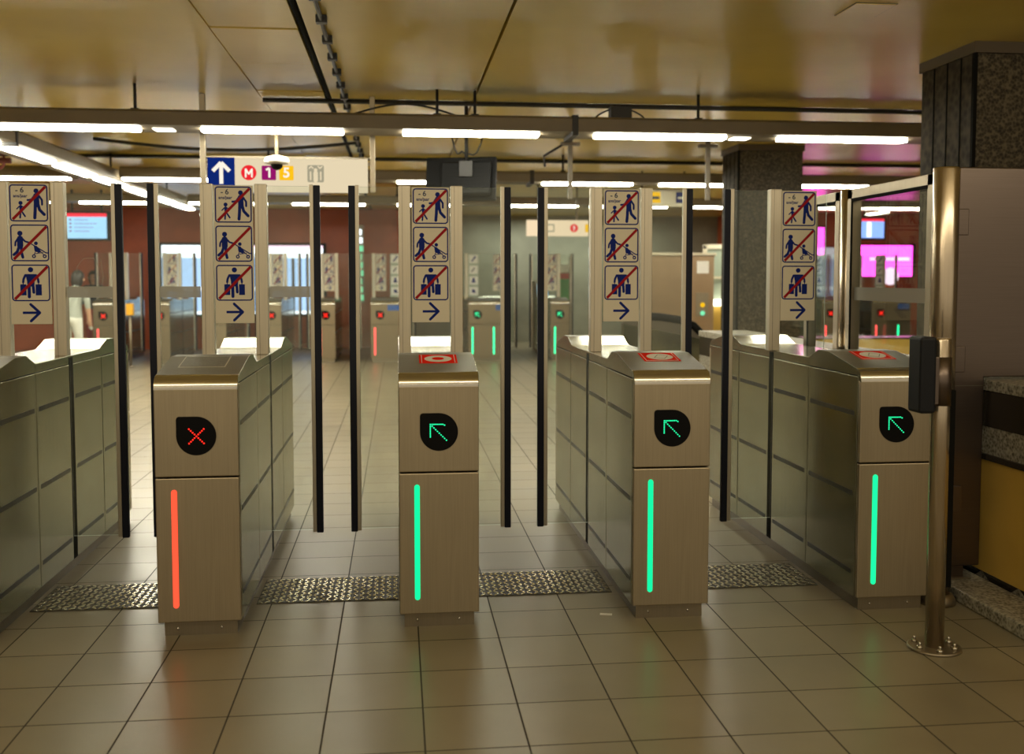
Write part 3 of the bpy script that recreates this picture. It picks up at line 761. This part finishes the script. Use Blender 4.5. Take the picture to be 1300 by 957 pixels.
for x in (-.3, .3):
    mb = MB(); mb.tube([(x, 0, .24), (x, 0, .49)], .015, 'dark_steel', 8); mb.obj('hanger_post', s3)

# ------------------------------------------------------------------ right side: pole, framed glass, steel partition, counter
po = thing('reader_post', 'round steel post with black card reader, standing on a bolted flange', 'post', (2.16, 3.87, 0))
mb = MB(); mb.lathe([(.105, 0), (.105, .008), (.10, .011), (.04, .011)], (0, 0, 0), 'frame_steel', 40); fl = mb.obj('flange', po)
for k in range(6):
    a = 2*pi*k/6+.3; mb = MB(); mb.lathe([(.013, .011), (.013, .02), (.009, .022)], (.078*cos(a), .078*sin(a), 0), 'polished_steel', 6); mb.lathe([(.006, .02), (.006, .034), (.003, .037)], (.078*cos(a), .078*sin(a), 0), 'polished_steel', 10); mb.obj('bolt', fl)
mb = MB(); mb.lathe([(.037, .008), (.037, 1.258), (.034, 1.264), (.0, 1.264)], (0, 0, 0), 'pole_steel', 40); mb.obj('pole', po)
mb = MB(); mb.lathe([(.0375, .995), (.0395, .995), (.0395, 1.19), (.0375, 1.19)], (0, 0, 0), 'panel_steel', 40); mb.box(-.055, -.02, -.03, .03, 1.0, 1.19, 'panel_steel', .003); mb.obj('clamp', po)
mb = MB(); mb.box(-.118, -.050, -.06, .045, .968, 1.272, 'reader_black', .012); mb.obj('card_reader', po)

gd = thing('framed_glass_screen', 'steel framed glass side screen between rightmost gate and steel partition', 'glass screen', (2.475, 4.43, 0))
mb = MB(); mb.lathe([(.085, 0), (.085, .02), (.075, .04), (.064, .05), (.0, .05)], (0, 0, 0), 'frame_steel', 40); mb.obj('base_collar', gd)
mb = MB(); mb.lathe([(.058, .03), (.058, 1.995), (.054, 2.003), (0, 2.003)], (0, 0, 0), 'pole_steel', 40); mb.obj('round_post', gd)
mb = MB(); mb.lathe([(.045, .0), (.045, 1.985), (.041, 1.99), (0, 1.99)], (.005, 1.02, 0), 'pole_steel', 32); mb.obj('round_post', gd)
for (ya, yb) in ((.06, .97), (1.07, 1.55)):
    mb = MB()
    mb.box(-.028, .028, ya, yb, 1.93, 1.985, 'frame_steel', .004); mb.box(-.028, .028, ya, ya+.06, .15, 1.985, 'frame_steel', .004); mb.box(-.028, .028, yb-.06, yb, .15, 1.985, 'frame_steel', .004); mb.box(-.028, .028, ya, yb, .15, .23, 'frame_steel', .004)
    mb.box(-.031, -.024, ya+.055, yb-.055, 1.918, 1.935, 'black_gap'); mb.box(-.031, -.024, yb-.064, yb-.052, .23, 1.93, 'black_gap')
    fr = mb.obj('frame', gd)
    mb = MB(); mb.box(-.005, .005, ya+.055, yb-.055, .22, 1.935, 'clear_glass'); mb.obj('glass', fr)
    if ya < .5:
        mb = MB(); mb.box(-.008, -.0055, ya+.06, yb-.06, 1.385, 1.455, 'frosted_band'); mb.obj('frosted_band', fr)
for z in (.42, 1.07, 1.70):
    mb = MB(); mb.box(.05, .125, .02, .04, z, z+.12, 'panel_steel', .003); mb.obj('hinge', gd)
mb = MB(); mb.box(-.015, .015, -.10, -.06, .1, 1.0, 'black_gap'); mb.obj('door_edge', gd)

sp = thing('steel_partition', 'tall plain stainless steel partition at right edge', 'partition', (2.75, 4.61, .06))
mb = MB(); P = [(-.125, .06), (.03, .06), (.03, .972), (.75, .972), (.75, 1.965), (-.115, 1.965), (-.125, 1.955)]
mb.prism(P, 'y', -.02, .02, 'panel_steel'); o = mb.obj('sheet', sp)
bv = o.modifiers.new('b', 'BEVEL'); bv.width = .006; bv.segments = 3; bv.limit_method = 'ANGLE'
mb = MB(); mb.box(-.126, .0355, -.0208, -.019, .93, .934, 'dark_steel'); mb.obj('seam', sp)
mb = MB(); mb.box(-.11, -.05, -.018, .018, .006, .06, 'panel_steel'); mb.box(-.14, -.02, -.04, .04, 0.002, .008, 'frame_steel'); mb.obj('foot', sp)

def counter(name, label, x0, y0, y1, dpt, top=1.02):
    c = thing(name, label, 'counter', (x0, y0, 0))
    L = y1-y0
    mb = MB(); mb.box(0, dpt, 0, L, .09, .635, 'yellow_panel', .003); mb.obj('yellow_front', c)
    mb = MB(); mb.box(0.02, dpt, 0.005, L, 0, .09, 'counter_black')
    for k in range(int(L/.3)):   # dark triangular inlays on the skirting
        mb.face([(.0195, .05+.3*k, .005), (.0195, .30+.3*k, .005), (.0195, .18+.3*k, .085)], 'granite_light')
    mb.obj('skirting', c)
    mb = MB(); mb.box(-.01, dpt+.01, -.005, L, .635, .665, 'counter_black', .003); mb.obj('dark_trim', c)
    mb = MB(); mb.box(0, dpt, 0, L, .665, .795, 'granite_light'); mb.obj('granite_band', c)
    mb = MB(); mb.box(-.004, dpt, 0, L, .795, .968, 'counter_black', .003); mb.obj('dark_band', c)
    mb = MB(); mb.box(-.012, dpt+.02, -.01, L, .968, top, 'granite_light', .004); mb.obj('granite_top', c)
    return c
counter('service_counter', 'yellow counter with granite top and dark band at right edge', 2.80, 3.55, 9.3, .42)
mb = MB(); mb.box(2.575, 2.80, 3.55, 6.6, 0, .06, 'granite_light', .008); tag(mb.obj('kerb'), 'rough granite kerb along foot of yellow counter', 'kerb')
bc = thing('booth_wall', 'yellow booth wall seen through framed glass at right', 'booth', (5.2, 10.3, 0))
mb = MB(); mb.box(-.95, 1.6, 0, .3, .08, .87, 'yellow_panel', .004); mb.obj('yellow_front', bc)
mb = MB(); mb.box(-.95, 1.6, .02, .3, 0, .08, 'counter_black'); mb.obj('skirting', bc)
mb = MB(); mb.box(-.97, 1.62, -.01, .33, .87, .882, 'counter_black', .003); mb.obj('granite_top', bc)
# escalator end
es = thing('escalator', 'escalator landing with black handrails and yellow side panel behind second gate from right', 'escalator', (2.70, 9.9, 0))
mb = MB(); mb.box(-.28, .42, 0, .08, .06, .56, 'yellow_panel', .003); mb.obj('side_panel', es)
mb = MB(); mb.box(-.28, .42, .01, .08, 0, .06, 'black_paint'); mb.obj('skirting', es)
mb = MB(); mb.prism([(-.28, .56), (.42, .56), (.42, .88), (-.28, 1.02)], 'y', -.01, .10, 'side_steel'); mb.obj('deck_panel', es)
mb = MB(); mb.prism([(-.28, .56), (.42, .56), (.42, .88), (-.28, 1.02)], 'y', .95, 1.06, 'side_steel'); mb.obj('deck_panel', es)
for yy in (.06, 1.0):
    mb = MB()
    pts = [(-.28, yy, 1.13), (-.1, yy, 1.12), (.1, yy, 1.09), (.24, yy, 1.03), (.32, yy, .95), (.34, yy, .90), (.30, yy, .86), (.2, yy, .86)]
    mb.tube(pts, .04, 'monitor_black', 12); mb.obj('handrail', es)
    mb = MB(); mb.prism([(-.28, .98), (.3, .88), (.3, .95), (.2, 1.03), (.05, 1.08), (-.1, 1.10), (-.28, 1.10)], 'y', yy-.01, yy+.01, 'dark_steel'); mb.obj('balustrade', es)
# lift and cabinet behind
lf = thing('lift_shaft', 'brown steel lift front behind second gate from right', 'lift', (3.90, 14.6, 0))
mb = MB(); mb.box(-.35, .36, 0, .9, 0, 1.84, 'lift_steel', .004); mb.box(-.4, .72, -.05, .95, 1.84, 1.88, 'sign_cream', .004); mb.obj('casing', lf)
mb = MB(); mb.box(-.30, .04, -.012, 0, .03, 1.8, 'lift_steel', .003); mb.obj('door', lf)
mb = MB(); mb.box(.36, .70, 0, .9, 0, 1.84, 'lift_steel', .004); co = mb.obj('control_column', lf)
mb = MB(); mb.box(.43, .62, -.012, 0, .95, 1.30, 'frame_steel', .003); kp = mb.obj('call_panel', lf)
for (z, q) in ((1.0, 'sign_green'), (1.12, 'sign_orange'), (1.2, 'frame_steel')):
    mb = MB(); mb.lathe([(.035, -.012), (.035, -.022)], (.53, 0, z), q, 16, 'y'); mb.obj('button', kp)
mb = MB(); mb.box(.44, .62, -.008, 0, 1.58, 1.76, 'sticker_white', .002); mb.obj('notice', lf)
sc = thing('glass_cabinet', 'pale glass cabinet with glowing white sill right of the lift', 'cabinet', (5.6, 16.6, 0))
mb = MB(); mb.box(-.55, .5, 0, .5, 0, 1.05, 'yellow_panel', .004); mb.obj('base', sc)
mb = MB(); mb.box(-.6, .42, -.1, .5, 1.05, 1.16, 'small_lamp', .004); mb.obj('sill', sc)  # sill glows on its own; brightness is put into its material
mb = MB()
for a in (-.55, .15, .44): mb.box(a, a+.06, 0, .06, 1.16, 2.05, 'sign_cream')
mb.box(-.55, .5, 0, .06, 2.0, 2.07, 'sign_cream'); mb.box(-.55, .2, 0, .05, 1.5, 1.54, 'sign_cream'); mb.obj('frame', sc)
mb = MB(); mb.box(-.5, .45, .03, .04, 1.16, 2.0, 'glass_edge'); mb.obj('pane', sc)

# ------------------------------------------------------------------ far wall fittings
def screen(x0, x1, z0, z1, y, label, head, body, lines, name='information_screen'):
    s = thing(name, label, 'screen', ((x0+x1)/2, y, z0)); w = (x1-x0)/2; h = z1-z0
    mb = MB(); mb.box(-w-.04, w+.04, 0, .10, -.04, h+.04, 'monitor_black', .005); mb.obj('casing', s)
    d = Draw(lambda u, v, lay: (-w+2*w*u, -.002-.003*lay, h*v)); d.rect(0, 0, 1, 1, body, 0); d.rect(0, .86, 1, 1, head, 1)
    for k in range(lines):
        v = .72-.6*k/max(1, lines); d.rect(.08, v, .14, v+.05, 'sign_purple', 1); d.rect(.2, v, .55+.3*((k*37) % 10)/10, v+.04, 'screen_text', 1)
    d.obj('display', s)
    return s
s = screen(-5.53, -4.87, 2.18, 2.60, 18.0, 'blue timetable screen with red heading hanging at far left', 'screen_red', 'screen_blue', 4)
for x in (-.3, .3):
    mb = MB(); mb.tube([(x*.8, .05, .45), (x*.8, .05, .82)], .02, 'black_paint', 8); mb.obj('hanger', s)
s = screen(8.90, 9.36, 2.29, 2.66, 19.0, 'bright blue screen with red heading on far wall at right', 'screen_red', 'ad_blue', 0)
d = Draw(lambda u, v, lay: (u*.45-.22, -.012, .37*v)); d.rect(.22, .05, .42, .82, 'screen_white', 0); d.obj('white_column', s)
for x in (-.15, .15):
    mb = MB(); mb.tube([(x, .05, .40), (x, .05, .71)], .015, 'black_paint', 8); mb.obj('hanger', s)
ad = thing('advertising_screen', 'large glowing pink advertising screen on far wall at right', 'screen', (11.1, 22.3795, 1.56))
mb = MB(); mb.box(-.66, .70, 0, .12, -.02, .74, 'monitor_black', .005); mb.obj('casing', ad)
d = Draw(lambda u, v, lay: (u, -.002-.003*lay, v)); d.rect(-.62, 0, .62, .70, 'ad_pink', 0); d.rect(-.40, .36, .55, .43, 'ad_white', 1); d.disc(.1, .0, .2, 'ad_white', 1, 20); d.obj('display', ad)
ad2 = thing('advertising_screen', 'second glowing pink advertising panel, right of far granite pillar', 'screen', (9.35, 22.3795, 1.4))
mb = MB(); mb.box(-.30, .30, 0, .12, -.02, 1.30, 'monitor_black', .005); mb.obj('casing', ad2)
d = Draw(lambda u, v, lay: (u, -.002-.003*lay, v)); d.rect(-.26, 0, .26, 1.26, 'ad_pink', 0); d.rect(-.15, .5, .15, .6, 'ad_white', 1); d.obj('display', ad2)
sh = thing('lit_shop_window', 'brightly lit blue shop window in far red wall at left', 'shop window', (-3.28, 22.42, .75))
mb = MB(); mb.box(-1.75, 1.75, 0, .08, -.05, 1.52, 'black_paint', .004); mb.obj('frame', sh)
d = Draw(lambda u, v, lay: (u, -.002-.004*lay, v)); d.rect(-1.68, 0, 1.68, 1.46, 'shop_blue', 0); d.rect(-1.68, 1.20, 1.68, 1.46, 'screen_white', 1); d.rect(.2, 1.40, 1.68, 1.46, 'shop_pink', 2)
d.rect(-1.68, .50, 1.68, .58, 'screen_white', 1); d.rect(-1.68, .0, 1.68, .06, 'screen_white', 1); d.obj('display', sh)
for x in (-1.0, -.45, .5, 1.05):
    mb = MB(); mb.box(x-.03, x+.03, -.03, 0, 0, 1.2, 'trough_paint'); mb.obj('mullion', sh)
# pale pictogram column (standing totem) and green banner
tt = thing('lit_totem', 'narrow glowing pale green totem in front of far wall, left of centre', 'totem', (-.82, 21.6, 0))
mb = MB(); mb.box(-.10, .12, 0, .1, 1.0, 2.62, 'dark_steel', .004); mb.box(-.02, .02, .03, .07, 0, 1.0, 'dark_steel'); mb.obj('casing', tt)
d = Draw(lambda u, v, lay: (u, -.002, v)); 
for k in range(9): d.rect(-.09+.02*(k % 2), 1.05+.17*k, .11-.015*(k % 3), 1.17+.17*k, 'sign_green' if k < 7 else 'screen_white', 0)
d.obj('display', tt)
bn = thing('green_banner', 'green and red banner standing between two dark posts behind far gates', 'banner', (3.35, 20.6, 0))
mb = MB(); mb.box(-.11, .11, 0, .02, .95, 1.50, 'green_banner'); mb.box(-.11, .11, 0, .02, 1.50, 1.62, 'red_banner'); mb.box(-.11, .11, 0, .02, 1.62, 1.78, 'sticker_white'); mb.obj('cloth', bn)
for x in (-.13, .13):
    mb = MB(); mb.box(x-.02, x+.02, -.01, .03, 0, 1.95, 'dark_steel'); mb.obj('post', bn)
tm = thing('ticket_terminal', 'dark ticket terminal with small blue screen behind far green gate', 'terminal', (3.05, 21.3, 0))
mb = MB(); mb.box(-.2, .12, 0, .4, 0, 1.1, 'dark_steel', .006); mb.prism([(-.0, 1.1), (.4, 1.1), (.4, 1.45), (.06, 1.45)], 'x', -.2, .12, 'dark_steel'); mb.obj('casing', tm)
d = Draw(lambda u, v, lay: (u, .055*v-.015, 1.14+.28*v)); d.rect(-.14, 0, .08, .9, 'screen_blue', 0); d.obj('display', tm)
vb = thing('ticket_validator', 'small yellow ticket validator on a thin pole near far left gates', 'validator', (-4.55, 18.1, 0))
mb = MB(); mb.tube([(0, .0, .012), (0, 0, .9)], .02, 'frame_steel', 10); mb.lathe([(.09, 0), (.09, .012), (.02, .014)], (0, 0, 0), 'frame_steel', 16); mb.obj('pole', vb)
mb = MB(); mb.box(-.06, .06, -.05, .05, .88, 1.08, 'orange_box', .01); mb.obj('housing', vb)
# small paper scrap
mb = MB(); mb.box(-.027, .027, -.011, .011, 0, .002, 'paper'); o = mb.obj('paper_scrap'); o.location = (.917, 4.43, 0); o.rotation_euler = (0, 0, -.25)
tag(o, 'small white scrap of paper on floor beside second gate from right', 'paper')

# ------------------------------------------------------------------ people
def skin_body(name, J, E, parent, matf, root=0):
    me = bpy.data.meshes.new('t'); names = list(J); me.from_pydata([J[n][0] for n in names], [(names.index(a), names.index(b)) for a, b in E], [])
    o = bpy.data.objects.new('t', me); COL.objects.link(o)
    m = o.modifiers.new('s', 'SKIN')
    for i, n in enumerate(names):
        r = J[n][1]; me.skin_vertices[0].data[i].radius = (r, r) if not isinstance(r, tuple) else r
        me.skin_vertices[0].data[i].use_root = (i == root)
    s = o.modifiers.new('ss', 'SUBSURF'); s.levels = 2; s.render_levels = 2
    dg = bpy.context.evaluated_depsgraph_get(); em = bpy.data.meshes.new_from_object(o.evaluated_get(dg))
    bpy.data.objects.remove(o); em.name = name
    mats = []
    for p in em.polygons:
        q = matf(p.center)
        if q not in mats: mats.append(q)
        p.use_smooth = True
    em.materials.clear()
    for q in mats: em.materials.append(MATS[q])
    for p in em.polygons: p.material_index = mats.index(matf(p.center))
    b = bpy.data.objects.new(name, em); COL.objects.link(b); b.parent = parent
    return b
def person(loc, rz, label, lean, top, legs, arms, hairc='hair', headtilt=0., short=False):
    p = thing('person', label, 'person', loc, rz)
    c, s_ = cos(lean), sin(lean)
    def U(x, y, z):     # upper body leans about the hips (z = .9), forwards = -y
        dz = z-.9; return (x, y*c-dz*s_, .9+dz*c+y*s_)
    J = {'pelvis': ((0, 0, .90), (.15, .11)), 'waist': (U(0, 0, 1.05), (.135, .10)), 'chest': (U(0, 0, 1.24), (.155, .115)), 'neckb': (U(0, 0, 1.38), (.08, .07)), 'neck': (U(0, -.01, 1.43), .05),
         'head': (U(0, -.02, 1.53), (.075, .09)), 'crown': (U(0, -.01, 1.62), (.06, .075))}
    Ed = [('pelvis', 'waist'), ('waist', 'chest'), ('chest', 'neckb'), ('neckb', 'neck'), ('neck', 'head'), ('head', 'crown')]
    for sd, nm in ((-1, 'l'), (1, 'r')):
        J['sh'+nm] = (U(sd*.17, 0, 1.34), .062); J['el'+nm] = (U(sd*.235, arms[nm][0], arms[nm][1]), .045); J['wr'+nm] = (U(sd*arms[nm][4], arms[nm][2], arms[nm][3]), .032)
        h = Vector(J['wr'+nm][0]); dvec = (h-Vector(J['el'+nm][0])).normalized(); J['ha'+nm] = (tuple(h+dvec*.07), (.035, .018))
        side = Vector((1, 0, 0))
        for k, (off, ln) in enumerate(((-.024, .07), (-.008, .08), (.008, .075), (.024, .06))):
            b0 = h+dvec*.09+side*off; J[f'f{k}{nm}'] = (tuple(b0+dvec*ln*.5), .009); J[f'g{k}{nm}'] = (tuple(b0+dvec*ln+Vector((0, -.012, 0))), .007); Ed += [('ha'+nm, f'f{k}{nm}'), (f'f{k}{nm}', f'g{k}{nm}')]
        th = h+dvec*.04-side*.05*sd; J['th'+nm] = (tuple(th), .01); J['tt'+nm] = (tuple(th+dvec*.04), .008); Ed += [('wr'+nm, 'th'+nm), ('th'+nm, 'tt'+nm)]
        J['hp'+nm] = ((sd*.09, .01, .84), .10); J['kn'+nm] = ((sd*.10, -.03, .48), .062); J['an'+nm] = ((sd*.10, .02, .09), .045); J['to'+nm] = ((sd*.11, -.14, .03), (.04, .028))
        Ed += [('chest', 'sh'+nm), ('sh'+nm, 'el'+nm), ('el'+nm, 'wr'+nm), ('wr'+nm, 'ha'+nm), ('pelvis', 'hp'+nm), ('hp'+nm, 'kn'+nm), ('kn'+nm, 'an'+nm), ('an'+nm, 'to'+nm)]
    hd = Vector(J['head'][0])
    ext = {'l': (Vector(J['shl'][0]), Vector(J['ell'][0])), 'r': (Vector(J['shr'][0]), Vector(J['elr'][0]))}
    def mf(q):
        if q.z < .10: return 'dark_cloth'
        for nm in 'lr':
            a, b = ext[nm]; e, w = Vector(J['el'+nm][0]), Vector(J['ha'+nm][0])
            if abs(q.x) > .185 and (q-e).length < .34 and (q-b).length > .05 and ((q-a).length > .26) and q.z > .55: return 'skin'
        if (q-Vector(J['neck'][0])).length < .05 or (q-hd).length < .14: return 'skin'
        if (q-Vector(J['crown'][0])).length < .14: return 'skin'
        n = Vector((0, -s_, c)).dot(q-Vector((0, 0, .9)))
        return top if n > -.02 else legs
    b = skin_body('body', J, Ed, p, mf)
    # hair and face
    mb = MB(); bm = bmesh.new(); bmesh.ops.create_uvsphere(bm, u_segments=20, v_segments=14, radius=1)
    for v in bm.verts:
        q = v.co.copy(); v.co = (q.x*.098, q.y*.108+.022, q.z*.118+.03)
        if q.z < -.1: v.co.z -= .07*min(1, -q.z*1.5); 
        if q.y < -.2 and q.z < .35: v.co.y = max(v.co.y, -.03)
    mb.addbm(bm, hairc, True); h = mb.obj('hair', b); h.location = hd; h.rotation_euler = (lean, 0, 0)
    mb = MB()
    for sx in (-1, 1): mb.lathe([(.012, -.004), (.011, -.010), (.004, -.013)], (sx*.032, -.088, .01), 'hair', 10, 'y')
    mb.tube([(0, -.085, .0), (0, -.108, -.03), (0, -.092, -.038)], [.008, .014, .009], 'skin', 8)
    mb.box(-.022, .022, -.094, -.084, -.066, -.058, 'red_cloth', .003)
    for sx in (-1, 1): mb.lathe([(.024, -.012), (.027, 0), (.020, .012)], (sx*.082, .0, -.01), 'skin', 10, 'y')
    f = mb.obj('face', b); f.location = hd; f.rotation_euler = (lean, 0, 0)
    return p
AR = {'l': (-.02, 1.08, -.12, .88, .24), 'r': (-.02, 1.08, -.16, .90, .22)}
person((-5.20, 17.1, 0), radians(165), 'person in grey top and white trousers leaning, back turned, at far left gate', .30, 'grey_shirt', 'white_cloth', AR)
AR2 = {'l': (-.04, 1.10, -.25, 1.05, .2), 'r': (-.02, 1.08, -.02, .82, .25)}
person((-6.13, 21.6, 0), radians(10), 'person in dark clothes standing behind far left gate, facing camera', .05, 'dark_cloth', 'red_cloth', AR2)

# ------------------------------------------------------------------ lamps: unseen area lights filling the hall in front of the gates
def area(name, loc, sx, sy, power, col, rot=(0, 0, 0)):
    L = bpy.data.lights.new(name, 'AREA'); L.shape = 'RECTANGLE'; L.size = sx; L.size_y = sy; L.energy = power; L.color = col
    o = bpy.data.objects.new(name, L); COL.objects.link(o); o.location = loc; o.rotation_euler = rot
    return o
area('hall_fill_lamp', (.5, 1.5, 2.75), 9, .3, 62, (1, .86, .62), (radians(68), 0, 0))  # added out of view, tilted forward to brighten sign boards and gate fronts
area('hall_fill_lamp', (.5, -2.0, 2.75), 9, .3, 40, (1, .84, .60))
area('recess_lamp', (3.9, 23.2, 2.9), 4, .3, 70, (.95, 1, .85))

w = bpy.data.worlds.new('World'); scene.world = w; w.use_nodes = True
w.node_tree.nodes['Background'].inputs[0].default_value = (.95, .80, .56, 1); w.node_tree.nodes['Background'].inputs[1].default_value = .58

# ------------------------------------------------------------------ camera
cam = bpy.data.cameras.new('Camera'); co = bpy.data.objects.new('Camera', cam); COL.objects.link(co)
f = 1300.; dx, dy = (505-650)/f, (354-434)/f
yv = Vector((dx, dy, 1)).normalized(); uv = Vector((0, -1, dy)).normalized(); xv = yv.cross(uv)
if xv.x < 0: xv = -xv
right = Vector((xv[0], yv[0], uv[0])); down = Vector((xv[1], yv[1], uv[1])); fwd = Vector((xv[2], yv[2], uv[2]))
M = Matrix((( right.x, -down.x, -fwd.x, 0), (right.y, -down.y, -fwd.y, 0), (right.z, -down.z, -fwd.z, 1.5), (0, 0, 0, 1)))
co.matrix_world = M
cam.sensor_width = 36; cam.lens = 36*f/1300; cam.shift_x = 0; cam.shift_y = -44.5/1300
cam.clip_start = .05; cam.clip_end = 100
cam.dof.use_dof = True; cam.dof.focus_distance = 4.85; cam.dof.aperture_fstop = 2.1
scene.camera = co
scene.view_settings.view_transform = 'Standard'; scene.view_settings.look = 'None'
scene.view_settings.exposure = 0; scene.view_settings.gamma = 1
scene.cycles.max_bounces = 8; scene.cycles.transparent_max_bounces = 40
scene.cycles.diffuse_bounces = 4; scene.cycles.glossy_bounces = 4
scene.cycles.sample_clamp_indirect = 6; scene.cycles.use_denoising = True
scene.cycles.caustics_reflective = False; scene.cycles.caustics_refractive = False
